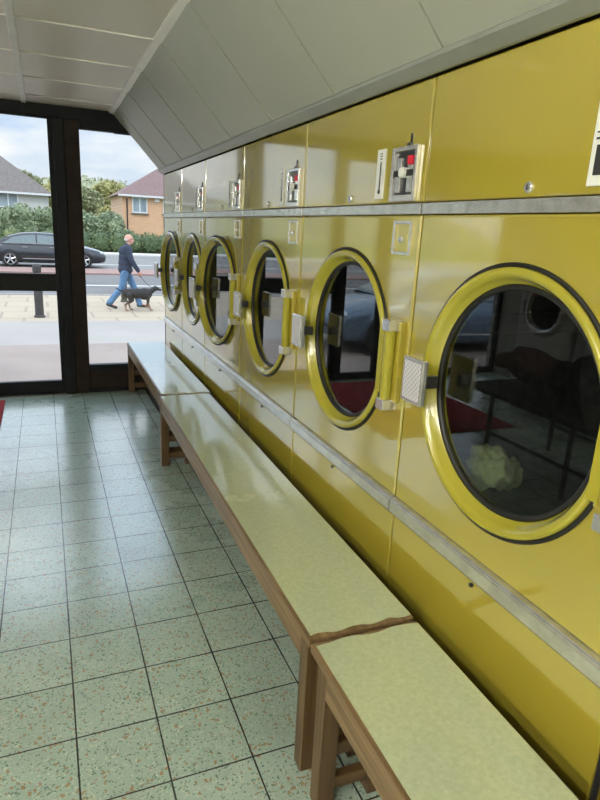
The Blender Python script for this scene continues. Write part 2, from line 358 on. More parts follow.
def dryer(y, w, label, ang=0., plate=False, cloth=None):
    t = empty('tumble_dryer', (1.0, y, 0)); tag(t, label, 'tumble dryer', 'coin operated dryers in the row along the right wall')
    cy = w/2+.005
    cab = MB(); cab.box(.03, .86, .002, .02, .03, 1.925).box(.03, .86, w-.02, w-.002, .03, 1.925).box(.84, .86, .02, w-.02, .03, 1.925).box(.03, .84, .02, w-.02, 1.905, 1.925).box(.03, .84, .02, w-.02, .03, .05)
    cab.build('cabinet', 'yellow', t)
    rpanel(w, .035, .634, .004).build('lower_panel', 'yellow', t, .004)
    panel_hole(w, .694, 1.564, cy, CZD, .329).build('front_panel', 'yellow', t)
    # control panel with slightly pressed-in sheet
    cp = rpanel(w, 1.60, 1.922).build('control_panel', 'yellow', t, .005)
    MB().box(-.006, .02, .004, w-.004, 1.567, 1.597).build('upper_trim', 'alu', t, .0015)
    MB().prism([(.0, .693), (-.010, .692), (-.012, .684), (-.017, .682), (-.017, .648), (-.009, .637), (.012, .637), (.012, .693)], .005, w-.005).build('lower_trim', 'alu', t, .0012)
    MB().box(.010, .029, .0003, .0038, .03, 1.92).build('seam_gap_filler', 'dark', t)  # near-black filler added to darken the gap between cabinets
    MB().tube([(-.004, w*.52, .618), (.006, w*.52, .618)], .006, 10).build('bolt', 'steel_dark', t)
    # coin unit
    c = MB(); y0, y1, z0, z1 = .04, .177, 1.604, 1.757
    c.box(-.012, .0, y0, y0+.011, z0, z1).box(-.012, .0, y1-.013, y1, z0, z1).box(-.012, .0, y0+.011, y1-.013, z0, z0+.018).box(-.012, 0, y0+.011, y1-.013, z1-.012, z1)
    cu = c.build('coin_unit', 'chrome', t, .002)
    MB().box(-.003, -.001, y0+.010, y1-.014, z0+.014, z1-.014).build('back_plate', 'steel_dark', cu)
    MB().box(-.008, -.002, y0+.024, y0+.05, z0+.025, z1-.05).build('coin_slide', 'chrome', cu, .002)
    MB().box(-.008, -.002, y1-.05, y1-.026, z0+.025, z1-.03).build('coin_slide', 'chrome', cu, .002)
    MB().box(-.010, -.002, y0+.012, y1-.016, z0+.07, z0+.088).build('slide_bar', 'dark', cu, .002)
    MB().lathe([(.0001, -.022), (.013, -.021), (.015, -.017), (.015, -.004), (.0001, -.004)], (0, (y0+y1)/2-.004, z0+.08), 'X', 20).build('knob', 'white_plate', cu, smooth=False)
    MB().box(-.0125, -.002, y0+.018, y0+.046, z1-.052, z1-.028).build('coin_label', 'red', cu, .001)['label'] = 'red square coin label'
    MB().box(-.004, .0, .085, .093, 1.76, 1.79).box(-.012, 0, .082, .096, 1.757, 1.764).build('coin_slot', 'steel_dark', t)
    if plate:
        MB().box(-.006, 0, .15, .277, 1.615, 1.80).build('price_plate', 'white_plate', t, .002)
        MB().box(-.009, -.006, .17, .262, 1.635, 1.69).build('plate_window', 'dark', t)
        MB().box(-.007, -.0055, .20, .268, 1.70, 1.704).box(-.007, -.0055, .20, .268, 1.712, 1.715).build('plate_print', 'ink', t)
    else:
        pp = MB().box(-.003, 0, .23, .282, 1.615, 1.763).build('slot_plate', 'white_plate', t, .001)
        MB().box(-.0042, -.002, .252, .258, 1.63, 1.725).box(-.005, -.002, .249, .261, 1.632, 1.642).build('slot', 'ink', pp)
        MB().box(-.0036, -.002, .249, .262, 1.748, 1.751).box(-.0036, -.002, .249, .262, 1.741, 1.744).box(-.0036, -.002, .249, .262, 1.733, 1.736).build('slot_print', 'ink', pp)
    lk = MB().lathe([(.0001, -.007), (.010, -.007), (.0125, -.004), (.0125, .0)], (0, w*.515, 1.621), 'X', 24).build('lock', 'chrome', t)
    MB().box(-.0078, -.0065, w*.515-.0015, w*.515+.0015, 1.615, 1.627).build('keyhole', 'ink', lk)
    # recessed latch plate under the trim
    c = MB(); y0, y1, z0, z1 = .04, .142, 1.45, 1.548
    c.box(-.008, 0, y0, y0+.009, z0, z1).box(-.008, 0, y1-.009, y1, z0, z1).box(-.008, 0, y0+.009, y1-.009, z0, z0+.009).box(-.008, 0, y0+.009, y1-.009, z1-.009, z1)
    lp = c.build('indicator_frame', 'chrome', t, .0015)
    MB().lathe([(.0001, -.014), (.008, -.013), (.010, -.009), (.010, 0)], (0, .09, 1.495), 'X', 18).build('screw', 'chrome', lp)
    # drum inside
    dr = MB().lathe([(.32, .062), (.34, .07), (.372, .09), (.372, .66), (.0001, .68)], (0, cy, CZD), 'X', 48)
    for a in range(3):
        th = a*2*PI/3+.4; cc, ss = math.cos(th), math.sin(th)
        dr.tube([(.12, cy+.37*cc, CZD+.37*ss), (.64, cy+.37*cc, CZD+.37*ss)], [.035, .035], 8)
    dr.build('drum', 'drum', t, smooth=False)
    # door hinged on the near side
    hx, hy = -.003, cy-.325
    D = MB().lathe([(.324, .03), (.325, -.004), (.323, -.011), (.315, -.015), (.306, -.012), (.298, .002), (.286, .024), (.277, .030), (.276, .046), (.30, .046)], (0, cy-hy, CZD), 'X', 96, True)
    D.box(-.02, -.002, -.005, .022, CZD-.11, CZD+.11)
    door = D.build('door', 'yellow_door', t, smooth=True); door.location = (hx, hy, 0); door.rotation_euler = (0, 0, R(ang))
    e_ = door.modifiers.new('e', 'EDGE_SPLIT'); e_.split_angle = R(50)
    L = cy-hy
    MB().lathe([(.3245, .006), (.334, .004), (.335, -.001), (.332, -.003), (.3245, -.003)], (0, L, CZD), 'X', 96, True).build('outer_gasket', 'rubber', door, smooth=True)
    MB().lathe([(.287, .026), (.285, .020), (.279, .019), (.273, .024), (.271, .034), (.276, .040)], (0, L, CZD), 'X', 96, True).build('glass_gasket', 'rubber', door, smooth=True)
    MB().disc(.274, (.027, L, CZD), 'X', 96, .003).build('door_glass', 'door_glass', door)
    # pull handle on the far edge
    yb = L+.235
    h = MB().box(-.050, -.010, yb+.004, yb+.022, CZD-.022, CZD+.012).build('handle_bracket', 'steel_dark', door, .002)
    hp = MB().box(-.064, -.046, yb+.005, yb+.105, CZD-.075, CZD+.055).build('handle', 'chrome', door, .004)
    MB().box(-.0655, -.064, yb+.016, yb+.094, CZD-.064, CZD+.044).build('grip_plate', 'grip', hp)
    # hinge block and rod
    MB().box(-.020, .0, .022, .112, 1.0, 1.255).build('hinge_block', 'yellow', t, .005)
    MB().tube([(-.035, .055, .985), (-.035, .055, 1.255)], .017, 16).build('hinge_rod', 'yellow_door', t, smooth=False)
    for z in (.975, 1.225): MB().box(-.055, .0, .034, .078, z, z+.035).build('hinge_bracket', 'chrome', t, .003)
    return t
# grip plate: fine diagonal mesh on pale metal
m, nt, p, o = new_mat('mesh_grip_plate'); M['grip'] = m
tc = nd(nt, 'ShaderNodeTexCoord'); mp = nd(nt, 'ShaderNodeMapping'); mp.inputs['Rotation'].default_value = (R(45), 0, 0); nt.links.new(tc.outputs['Object'], mp.inputs[0])
sp = nd(nt, 'ShaderNodeSeparateXYZ'); nt.links.new(mp.outputs[0], sp.inputs[0])
def stripes(s_): return math_n(nt, 'LESS_THAN', math_n(nt, 'FRACT', math_n(nt, 'MULTIPLY', s_, 90.)), .22)
ln = math_n(nt, 'MAXIMUM', stripes(sp.outputs[1]), stripes(sp.outputs[2]))
nt.links.new(mixc(nt, ln, (.74, .72, .74), (.42, .40, .42)), p.inputs['Base Color']); p.inputs['Roughness'].default_value = .35; p.inputs['Metallic'].default_value = .2
seams = [.67, 1.52, 2.40, 3.24, 4.08, 4.84, 5.592]
labels = ['nearest yellow dryer with a pale towel in its drum, cut by the photo edge',
          'second nearest yellow dryer, dark shop front posts mirrored in its door',
          'third yellow dryer from the camera, tall oval door over the bench middle',
          'yellow dryer whose round door stands slightly ajar, fourth from the camera',
          'second yellow dryer from the street window, its door half hidden behind the ajar one',
          'yellow dryer at the far end of the row beside the street window']
angs = [0, 0, 0, 5.5, 0, 3]
for i in range(6): dryer(seams[i], seams[i+1]-seams[i], labels[i], angs[i], plate=(i == 0))

# garment in the nearest drum
def blob(name, mat, c, r, n=7, seed=1, rem=.012, amp=.5, par=None):
    rd = random.Random(seed); mb = MB()
    for k in range(n):
        q = Vector(c)+Vector([rd.uniform(-amp, amp)*r[j] for j in range(3)])
        mb.ell(q, [r[j]*rd.uniform(.35, .65) for j in range(3)], 14, Matrix.Rotation(rd.uniform(0, 3), 3, 'Z') @ Matrix.Rotation(rd.uniform(-.6, .6), 3, 'X'))
    o = mb.build(name, mat, par, rem=rem)
    tx = bpy.data.textures.new(name+'_folds', 'CLOUDS'); tx.noise_scale = min(r)*(.45 if name == 'towel' else 1.0)
    dm = o.modifiers.new('d', 'DISPLACE'); dm.texture = tx; dm.strength = min(r)*(.9 if name == 'towel' else .5); dm.mid_level = .5
    return o
M['cloth_pale'] = simple('pale_yellow_cotton', (.46, .52, .28), .9, 0, .1, 12, bump=.4)
tag(blob('towel', 'cloth_pale', (1.17, 1.285, .85), (.085, .10, .075), 14, 3, .007), 'pale yellow crumpled towel lying in the drum of the nearest dryer', 'towel')

# ------------------------------------------------------------------ benches
def bench(x, y, L, rz, label, nearlegs=True, joints=()):
    """origin: near left corner at the floor; the bench runs along +y"""
    W, T = .325, .46
    t = empty('bench', (x, y, 0), rz); tag(t, label, 'bench', 'laminate topped benches in a line before the dryers')
    MB().box(0, W, 0, L, T-.03, T-.004).build('top_board', 'wood_y', t, .003)
    # laminate sheets with worn wavy ends
    cuts = [0]+list(joints)+[L]; rd = random.Random(int(L*100))
    for a, b in zip(cuts, cuts[1:]):
        lam = MB(); n = 14; A_, B_ = [], []
        for i in range(n+1):
            xx = .010+(W-.014)*i/n
            ya = a+(.001 if a > 0 else .012+.006*math.sin(i*1.3)+rd.uniform(0, .004)); yb = b-(.001 if b < L else .010+.005*math.sin(i*.9+1)+rd.uniform(0, .003))
            A_.append((xx, ya)); B_.append((xx, yb))
        lam.prism(A_+B_[::-1], T-.004, T, 'Z')
        lam.build('laminate_top', 'laminate', t)
    MB().box(.004, .026, .048, L-.048, T-.10, T-.03).build('apron', 'wood_y', t, .002)
    MB().box(W-.026, W-.004, .010, L-.010, T-.075, T-.03).build('apron', 'wood_y', t, .002)
    for yy in (.012, L-(.062 if L != 2.27 else .10)):
        for xx in (.002, .155): MB().box(xx, xx+.05, yy, yy+.05, 0, T-.03).build('leg', 'wood_z', t, .003)
        for za in (.045, .16): MB().box(.052, .155, yy+.01, yy+.035, za, za+.04).build('stretcher', 'wood_x', t, .002)
        MB().box(.205, W-.026, yy+.01, yy+.035, T-.075, T-.03).build('cross_bearer', 'wood_x', t, .002)
    return t
bench(.592, 1.235, 2.485, -math.atan2(.028, 2.5), 'middle wooden bench with pale green laminate top, the longest stretch in view', joints=(1.16,))
bench(.634, 3.735, 1.84, -math.atan2(.014, 1.83), 'far wooden bench with pale laminate top shining by the street window')
bench(.560, -1.05, 2.27, -math.atan2(.030, 2.3), 'nearest wooden bench with worn laminate edge, running out of the bottom of the photo')

# red entrance mat
M['mat'] = simple('red_mat_fibre', (.36, .02, .025), .95, 0, .3, 60, bump=.8, bscale=300)
tag(MB().box(-1.55, -.375, 3.75, 5.44, 0, .012).build('door_mat', 'mat', bevel=.004), 'red entrance mat on the floor inside the glass door', 'mat')

# ------------------------------------------------------------------ other side of the room (seen in the dryer glass)
def washer(y, label):
    t = empty('washing_machine', (-2.0, y, 0)); tag(t, label, 'washing machine', 'white washing machines along the left wall')
    MB().box(-.68, 0, .005, .665, .08, 1.25).build('cabinet', 'white_enamel', t, .01)
    MB().box(-.66, -.03, .02, .65, 0, .08).build('plinth', 'dark', t)
    d_ = MB().lathe([(.17, .0), (.235, .0), (.24, .02), (.22, .04), (.18, .035), (.165, .012)], (0, .335, .95), 'X', 48).build('door', 'chrome', t, smooth=True)
    MB().disc(.17, (.008, .335, .95), 'X', 40, .006).build('door_glass', 'rubber', d_)
    MB().box(0, .006, .03, .64, 1.08, 1.22).build('control_panel', 'steel_dark', t, .002)
    MB().lathe([(.0001, .03), (.025, .03), (.03, .005)], (0, .54, 1.15), 'X', 20).build('knob', 'chrome', t)
    MB().box(.0, .03, .585, .605, .89, 1.01).build('handle', 'chrome', t, .003)
for i, y in enumerate((3.72, 3.02, 2.32, 1.62)):
    washer(y, 'white front loading washing machine across the room, %s' % ('nearest the front window', 'second from the front window', 'third from the front window', 'fourth from the front window')[i])
t = empty('low_table', (-1.1, 2.5, 0)); tag(t, 'low dark table heaped with laundry, mirrored in the nearest dryer door', 'table')
MB().box(-.34, .34, -1.0, 1.0, .47, .5).build('tabletop', 'brown_frame', t, .004)
for sx in (-.30, .30):
    for sy in (-.95, 0, .72): MB().tube([(sx, sy, 0), (sx, sy, .47)], .017, 10).build('leg', 'steel_dark', t)
for sx in (-.30, .30): MB().tube([(sx, -.95, .2), (sx, .72, .2)], .012, 8).build('brace', 'steel_dark', t)
cl = [('dark brown jumper heaped on the far end of the low table', (.09, .045, .045), (-1.08, 3.2, .14)), ('black coat heaped in the middle of the low table', (.015, .015, .018), (-1.1, 2.65, .17)),
      ('green shirt lying toward the near end of the low table', (.05, .17, .09), (-1.1, 2.12, .12)), ('dark red shirt crumpled on the near end of the low table', (.2, .03, .03), (-1.1, 1.68, .09))]
for i, (lb, c, pos) in enumerate(cl):
    M['c%d' % i] = simple('laundry_cloth', c, .9, 0, .2, 20, bump=.4)
    tag(blob('laundry', 'c%d' % i, (pos[0], pos[1], (.525 if i < 3 else .545)+pos[2]), (.30, .25, pos[2]), 12, 10+i, .015, .42), lb, 'clothing', 'laundry heaped on the table')
# fill lights shaped as fluorescent battens, added out of view to brighten the room
m = bpy.data.materials.new('fill_light_glow'); m.use_nodes = True; nt = m.node_tree; nt.nodes.clear()
o = nd(nt, 'ShaderNodeOutputMaterial'); e_ = nd(nt, 'ShaderNodeEmission', Strength=165.); e_.inputs[0].default_value = (1, .97, .88, 1); nt.links.new(e_.outputs[0], o.inputs[0]); M['tube'] = m
for i, (x, y) in enumerate(((-2.4, 1.0), (-2.4, -.5), (-2.4, -2.1), (-1.2, -.3), (-1.2, -1.9))):
    t = empty('fill_light', (x, y, CZ)); tag(t, ('added unseen fill light by the left wall, nearest the front window', 'added unseen fill light by the left wall, second from the front window', 'added unseen fill light by the left wall, in the back corner', 'added unseen fill light in the middle of the ceiling, nearer the camera', 'added unseen fill light in the middle of the ceiling, nearer the back wall')[i], 'added fill light', 'added fill lights')
    MB().box(-.05, .05, -.62, .62, -.05, -.0).build('batten', 'white_enamel', t, .004)
    MB().tube([(0, -.60, -.075), (0, .60, -.075)], .019, 12).build('fill_light_tube', 'tube', t)
    for s_ in (-1, 1): MB().box(-.02, .02, s_*.605-.01, s_*.605+.01, -.10, -.05).build('tube_holder', 'white_enamel', t)

# ------------------------------------------------------------------ outdoors
GZ = -.47
def ground(name, y0, y1, z, col, var=.1, sc=3., rough=.85, x0=-60, x1=70, bump=.3, mat=None):
    if mat is None: mat = simple(name+'_surface', col, rough, 0, var, sc, bump=bump, bscale=60)
    return S(box(name, mat, x0, x1, y0, y1, z-.3, z))
ground('pavement', FY+.12, 10.5, GZ, (.32, .255, .218), .1, 1.2).name = 'floor.001'
ground('kerb_strip', 10.5, 13.0, GZ, (.36, .325, .29), .06, 1.).name = 'floor.002'
# paving slabs
m, nt, p, o = new_mat('buff_paving_slabs')
geo = nd(nt, 'ShaderNodeNewGeometry'); br = nd(nt, 'ShaderNodeTexBrick', Scale=1.); br.offset = .5
nt.links.new(geo.outputs['Position'], br.inputs['Vector'])
br.inputs['Brick Width'].default_value = .9; br.inputs['Row Height'].default_value = .9; br.inputs['Mortar Size'].default_value = .03
br.inputs['Color1'].default_value = (.45, .365, .265, 1); br.inputs['Color2'].default_value = (.42, .34, .25, 1); br.inputs['Mortar'].default_value = (.33, .265, .20, 1)
nt.links.new(br.outputs[0], p.inputs['Base Color']); p.inputs['Roughness'].default_value = .85
ground('slabs', 13.0, 17.8, GZ, None, mat=m).name = 'floor.003'
ground('road', 17.8, 25.6, GZ-.06, (.165, .155, .148), .12, .8).name = 'floor.004'
ground('median', 25.6, 28.1, GZ, (.32, .20, .17), .1, 2.).name = 'floor.005'
ground('road_far', 28.1, 41., GZ-.04, (.21, .20, .19), .12, .8).name = 'floor.006'
ground('kerb_far', 41., 43.5, GZ+.04, (.62, .60, .57), .06, 1.).name = 'floor.007'
ground('lawn', 43.5, 230., GZ, (.16, .20, .06), .3, .4, x0=-160, x1=220).name = 'floor.008'
S(box('trim_16', 'white_plate', -60, 70, 21.1, 21.32, GZ-.07, GZ-.055))
S(box('trim_17', 'white_plate', -60, 70, 31.6, 31.8, GZ-.05, GZ-.035))
# step down outside the door
M['concrete'] = simple('door_step_concrete', (.36, .35, .34), .9, 0, .1, 4, bump=.3)
S(box('trim_18', 'concrete', LX, RX, FY+.1, 6.0, GZ-.02, -.1))
S(box('trim_19', 'concrete', LX-.15, RX+.15, BY-.15, FY+.1, GZ-.05, -.121))
S(box('trim_20', 'concrete', -60, 70, 17.7, 17.8, GZ-.2, GZ+.03))
# bollards
M['bollard'] = simple('weathered_bollard', (.05, .045, .045), .6, 0, .3)
M['bollard2'] = simple('weathered_wood_bollard', (.07, .065, .04), .7, 0, .3)
def bollard(x, y, r, h, mt, lb):
    t = empty('bollard', (x, y, GZ)); tag(t, lb, 'bollard', 'posts along the pavement')
    MB().lathe([(r, 0), (r, h*.80), (r*.86, h*.82), (r*.86, h*.85), (r, h*.87), (r, h*.96), (r*.75, h), (.0001, h+.01)], (0, 0, 0), 'Z', 20).build('post', mt, t)
    MB().lathe([(r*1.3, 0), (r*1.3, .03), (r*1.01, .05)], (0, 0, 0), 'Z', 20).build('foot_collar', mt, t)
bollard(-.16, 13.6, .085, 1.08, 'bollard', 'black bollard on the paving seen through the lower door glass')
bollard(1.86, 16.3, .075, 1.05, 'bollard2', 'brownish bollard on the paving just behind the walking man')

# ---- cars
M['car_black'] = simple('car_paint_black', (.022, .024, .03), .22, .4, .05, coat=.8)
M['car_blue'] = simple('car_paint_blue', (.16, .22, .30), .25, .5, .05, coat=.8)
M['car_glass'] = simple('car_glass', (.17, .21, .21), .08, 0, .1)
M['tyre'] = simple('tyre_rubber', (.02, .02, .02), .8)
M['alloy'] = simple('alloy_wheel', (.5, .5, .5), .3, .8)
M['lamp'] = simple('headlamp', (.6, .65, .7), .1, 0)
M['tail'] = simple('tail_lamp', (.4, .02, .02), .2)
def car(x, y, z, rz, paint, label, L=4.75):
    t = empty('car', (x, y, z), rz); tag(t, label, 'car')
    k = L/4.75
    # body stations: x, z bottom, z shoulder, half width, z top centre
    st = [(-2.36,.42,.70,.62,.72),(-2.32,.28,.86,.78,.90),(-2.1,.22,.94,.86,1.0),(-1.6,.20,.96,.90,1.03),(-1.0,.18,.95,.915,1.02),(0,.18,.93,.92,.99),(.7,.18,.92,.915,.97),(1.1,.19,.90,.90,.96),(1.6,.20,.84,.88,.91),(2.05,.22,.74,.82,.80),(2.3,.26,.62,.70,.66),(2.38,.36,.52,.56,.54)]
    mb = MB(); rings = []
    for (sx, zb, zs, hw, zt) in st:
        pr = [(-hw*.9, zb), (-hw, zb+.12), (-hw*1.0, (zb+zs)/2), (-hw*.97, zs-.04), (-hw*.88, zs+.01), (-hw*.5, zt), (0, zt+.01), (hw*.5, zt), (hw*.88, zs+.01), (hw*.97, zs-.04), (hw, (zb+zs)/2), (hw, zb+.12), (hw*.9, zb)]
        rings.append([mb.bm.verts.new((sx*k, a, b)) for a, b in pr])
    for A_, B_ in zip(rings, rings[1:]):
        n = len(A_)
        for i in range(n): mb.bm.faces.new([A_[i], A_[(i+1)%n], B_[(i+1)%n], B_[i]])
    mb.bm.faces.new(rings[0]); mb.bm.faces.new(rings[-1][::-1])
    b = mb.build('body', paint, t, smooth=True)
    for wx in (-1.42, 1.45):
        for s_ in (-1, 1): pass
    # cabin: roof arch
    prof = [(-1.95, .97), (-1.45, 1.25), (-1.0, 1.385), (-.4, 1.44), (.2, 1.42), (.62, 1.30), (1.30, .95)]
    mb = MB(); rings = []
    for px, pz in prof:
        f_ = (pz-.95)/.5; hwb = .86; hwt = .86-.24*f_
        rings.append([mb.bm.verts.new((px*k, yy, zz)) for yy, zz in ((-hwb, .90), (-hwt, pz-.03*f_), (-hwt*.8, pz+.012), (hwt*.8, pz+.012), (hwt, pz-.03*f_), (hwb, .90))])
    for A_, B_ in zip(rings, rings[1:]):
        for i in range(5): mb.bm.faces.new([A_[i], A_[i+1], B_[i+1], B_[i]])
    mb.build('cabin', paint, t, smooth=True)
    for s_ in (-1, 1):
        def sideglass(poly, nm):
            g = MB(); V = []
            for dx in (0, .02):
                V.append([g.bm.verts.new((a*k, s_*(.872-.24*(zz-.95)/.5*.96-dx), zz)) for a, zz in poly])
            g.bm.faces.new(V[0]); g.bm.faces.new(V[1][::-1]); n = len(poly)
            for i in range(n): g.bm.faces.new([V[0][i], V[0][(i+1)%n], V[1][(i+1)%n], V[1][i]])
            g.build(nm, 'car_glass', t)
        sideglass([(-1.62, 1.0), (-1.30, 1.21), (-.95, 1.30), (-.42, 1.345), (-.42, 1.0)], 'rear_window')
        sideglass([(-.36, 1.0), (-.36, 1.345), (.15, 1.33), (.52, 1.23), (.95, 1.0)], 'front_window')
        MB().box(-1.66*k, 1.0*k, s_*.878-.008, s_*.878+.008, .975, .995).build('window_trim', 'chrome', t)
        MB().box(-.95*k, 1.0*k, s_*.93-.008, s_*.93+.008, .35, .375).build('sill_strip', 'chrome', t)
        for wx in (-1.42, 1.45):
            wt = MB().lathe([(.20, -.10), (.30, -.11), (.325, -.08), (.33, 0), (.325, .08), (.30, .11), (.20, .10)], (wx*k, s_*.82, .33), 'Y', 32).build('wheel', 'tyre', t, smooth=True)
            rim = MB().lathe([(.0001, s_*.10), (.06, s_*.10), (.065, s_*.06)], (wx*k, s_*.82, .33), 'Y', 20)
            rim.lathe([(.205, s_*.11), (.225, s_*.112), (.225, s_*.05), (.205, s_*.05)], (wx*k, s_*.82, .33), 'Y', 32, True)
            for q in range(5):
                a = q*2*PI/5+.3; c_, d_ = math.cos(a), math.sin(a)
                rim.tube([(wx*k+.04*c_, s_*.915, .33+.04*d_), (wx*k+.21*c_, s_*.92, .33+.21*d_)], [.035, .03], 6)
            rim.build('rim', 'alloy', wt)
            MB().lathe([(.35, s_*.088), (.37, s_*.113), (.35, s_*.113)], (wx*k, s_*.82, .345), 'Y', 32, True).build('wheel_arch', 'tyre', t)
        MB().ell((2.18*k, s_*.60, .66), (.14, .17, .075), 14).build('headlamp', 'lamp', t, smooth=True)
        MB().ell((-2.28*k, s_*.64, .80), (.06, .16, .09), 14).build('tail_lamp', 'tail', t, smooth=True)
        MB().ell((.85*k, s_*1.0, 1.02), (.09, .09, .06), 12).build('wing_mirror', paint, t, smooth=True)
        for hx in (-.95, .1): MB().box(hx*k, (hx+.2)*k, s_*.925-.012, s_*.925+.012, .82, .845).build('door_handle', 'chrome', t)
    def winq(poly, nm):
        g = MB(); V = [g.bm.verts.new(p_) for p_ in poly]; g.bm.faces.new(V); o_ = g.build(nm, 'car_glass', t)
        sd = o_.modifiers.new('s', 'SOLIDIFY'); sd.thickness = .012; sd.offset = 0
    winq([(1.26*k, -.78, .985), (1.26*k, .78, .985), (.66*k, .62, 1.302), (.66*k, -.62, 1.302)], 'windscreen')
    winq([(-1.90*k, -.76, 1.012), (-1.90*k, .76, 1.012), (-1.47*k, .64, 1.255), (-1.47*k, -.64, 1.255)], 'rear_screen')
    MB().box(2.33*k, 2.40*k, -.32, .32, .42, .56).build('grille', 'steel_dark', t, .01)
    return t
car(.10, 29.6, GZ-.04, R(2.), 'car_black', 'black saloon car parked across the road in front of the hedge', 4.9)
car(-4.7, 9.6, GZ, R(4), 'car_blue', 'grey blue car parked just outside the left shop window', 4.6)

# ---- person walking
M['skin'] = simple('skin', (.62, .33, .25), .55, 0, .06, 10)
M['jumper'] = simple('navy_knit', (.035, .045, .075), .9, 0, .15, 60, bump=.3, bscale=200)
M['jeans'] = simple('blue_denim', (.10, .20, .34), .85, 0, .35, 6, bump=.2, bscale=150)
M['shoe'] = simple('dark_shoe', (.03, .03, .035), .6)
M['hair'] = simple('cropped_white_hair', (.62, .52, .47), .9, 0, .1, 60)
PX, PY = 1.76, 15.05
# figure walks towards +x; local x forward, y left, z up from the ground
HIP = {-1: Vector((-.01, -.09, .90)), 1: Vector((.01, .09, .90))}
# near side (camera side, -y) leg trails, far leg leads
KNEE = {-1: Vector((-.10, -.10, .50)), 1: Vector((.20, .09, .50))}
ANK = {-1: Vector((-.40, -.11, .135)), 1: Vector((.33, .09, .09))}
TOE = {-1: Vector((-.25, -.12, .03)), 1: Vector((.53, .10, .035))}
SH = {-1: Vector((.05, -.19, 1.40)), 1: Vector((.05, .19, 1.40))}
EL = {-1: Vector((.12, -.26, 1.13)), 1: Vector((-.06, .25, 1.12))}
WR = {-1: Vector((.27, -.24, .90)), 1: Vector((-.02, .27, .86))}
def hand(mb, wr, d, side):
    d = d.normalized(); lat = Vector((.75, .2*side, .1)).normalized(); lat = (lat-d*lat.dot(d)).normalized(); nrm = d.cross(lat)
    pc = wr+d*.055
    mb.cap(wr, wr+d*.05, .027, .03); mb.cap(wr+d*.04-lat*.018, wr+d*.09-lat*.02, .02, .016); mb.cap(wr+d*.04+lat*.018, wr+d*.09+lat*.02, .02, .016)
    inw = Vector((0, -side, 0))
    for q, ln in enumerate((.065, .075, .07, .055)):
        a_ = wr+d*.092+lat*(.03-.02*q); b_ = a_+d*ln*.55+inw*.008; c_ = b_+d*ln*.3+inw*.028
        mb.cap(a_, b_, .0095, .009, 8); mb.cap(b_, c_, .009, .008, 8)
    a_ = wr+d*.035+lat*.03; b_ = a_+d*.035+lat*.028; mb.cap(a_, b_, .012, .011, 8); mb.cap(b_, b_+d*.03+inw*.01, .011, .009, 8)
def figure_torso(mb, g):
    mb.ell((.0, 0, .93), (.135+g, .165+g, .13+g)); mb.ell((.01, 0, 1.06), (.135+g, .155+g, .14+g)); mb.ell((.02, 0, 1.20), (.13+g, .165+g, .15+g))
    mb.ell((.03, 0, 1.33), (.12+g, .175+g, .12+g)); mb.cap((.045, -.15, 1.405), (.045, .15, 1.405), .055+g, .055+g); mb.ell((-.02, 0, 1.33), (.09+g, .15+g, .10+g))
def arm(mb, s_, g, full=True):
    mb.cap(SH[s_], EL[s_], .052+g, .042+g); mb.cap(EL[s_], WR[s_]if full else EL[s_].lerp(WR[s_], .95), .042+g, .028+g)
def leg_(mb, s_, g, end=1.):
    mb.cap(HIP[s_], KNEE[s_], .085+g, .058+g); mb.cap(KNEE[s_], KNEE[s_].lerp(ANK[s_], .35), .057+g, .056+g); mb.cap(KNEE[s_].lerp(ANK[s_], .35), KNEE[s_].lerp(ANK[s_], end), .056+g, .036+g*2.2)
mb = MB(); figure_torso(mb, 0)
for s_ in (-1, 1):
    arm(mb, s_, 0); leg_(mb, s_, 0); mb.cap(ANK[s_], TOE[s_], .036, .028); hand(mb, WR[s_], WR[s_]-EL[s_]+Vector((0, 0, -.12)), s_)
mb.cap((.045, 0, 1.40), (.085, 0, 1.52), .062, .055)
H0 = Vector((.105, 0, 1.61))
mb.ell(H0+Vector((-.012, 0, .02)), (.100, .078, .095)); mb.ell(H0+Vector((.03, 0, -.035)), (.066, .060, .082)); mb.ell(H0+Vector((.052, 0, -.088)), (.03, .034, .022))
mb.cap(H0+Vector((.088, 0, .005)), H0+Vector((.112, 0, -.03)), .010, .015, 8)
mb.ell(H0+Vector((.083, 0, -.062)), (.018, .026, .008)); mb.cap(H0+Vector((.082, -.035, .022)), H0+Vector((.082, .035, .022)), .010, .010, 8)
for s_ in (-1, 1): mb.ell(H0+Vector((-.01, s_*.080, -.005)), (.022, .010, .034))
man = mb.build('person', 'skin', rem=.0075); man.location = (PX, PY, GZ)
tag(man, 'bald man in navy jumper and blue jeans walking a dog along the pavement', 'person')
mb = MB(); figure_torso(mb, .034); mb.ell((.01, 0, .90), (.17, .19, .10))
for s_ in (-1, 1): arm(mb, s_, .022, False); mb.cap(EL[s_].lerp(WR[s_], .88), EL[s_].lerp(WR[s_], .96), .042, .042)
mb.cap((.045, 0, 1.42), (.06, 0, 1.47), .082, .07)
mb.build('jumper', 'jumper', man, rem=.012)
mb = MB(); mb.ell((.0, 0, .90), (.14, .172, .12))
for s_ in (-1, 1): leg_(mb, s_, .017, .97)
mb.build('jeans', 'jeans', man, rem=.012)
for s_ in (-1, 1):
    mb = MB(); mb.cap(ANK[s_]+Vector((-.035, 0, -.03)), TOE[s_], .045, .034); mb.ell(ANK[s_]+Vector((0, 0, -.01)), (.05, .045, .05)); mb.build('shoe', 'shoe', man, rem=.012)
mb = MB(); mb.ell(H0+Vector((-.055, 0, -.01)), (.062, .081, .052)); mb.build('hair', 'hair', man, rem=.01)
for s_ in (-1, 1):
    MB().ell(H0+Vector((.087, s_*.03, .006)), (.008, .012, .008), 10).build('eye', 'white_plate', man, smooth=True)
g = MB()
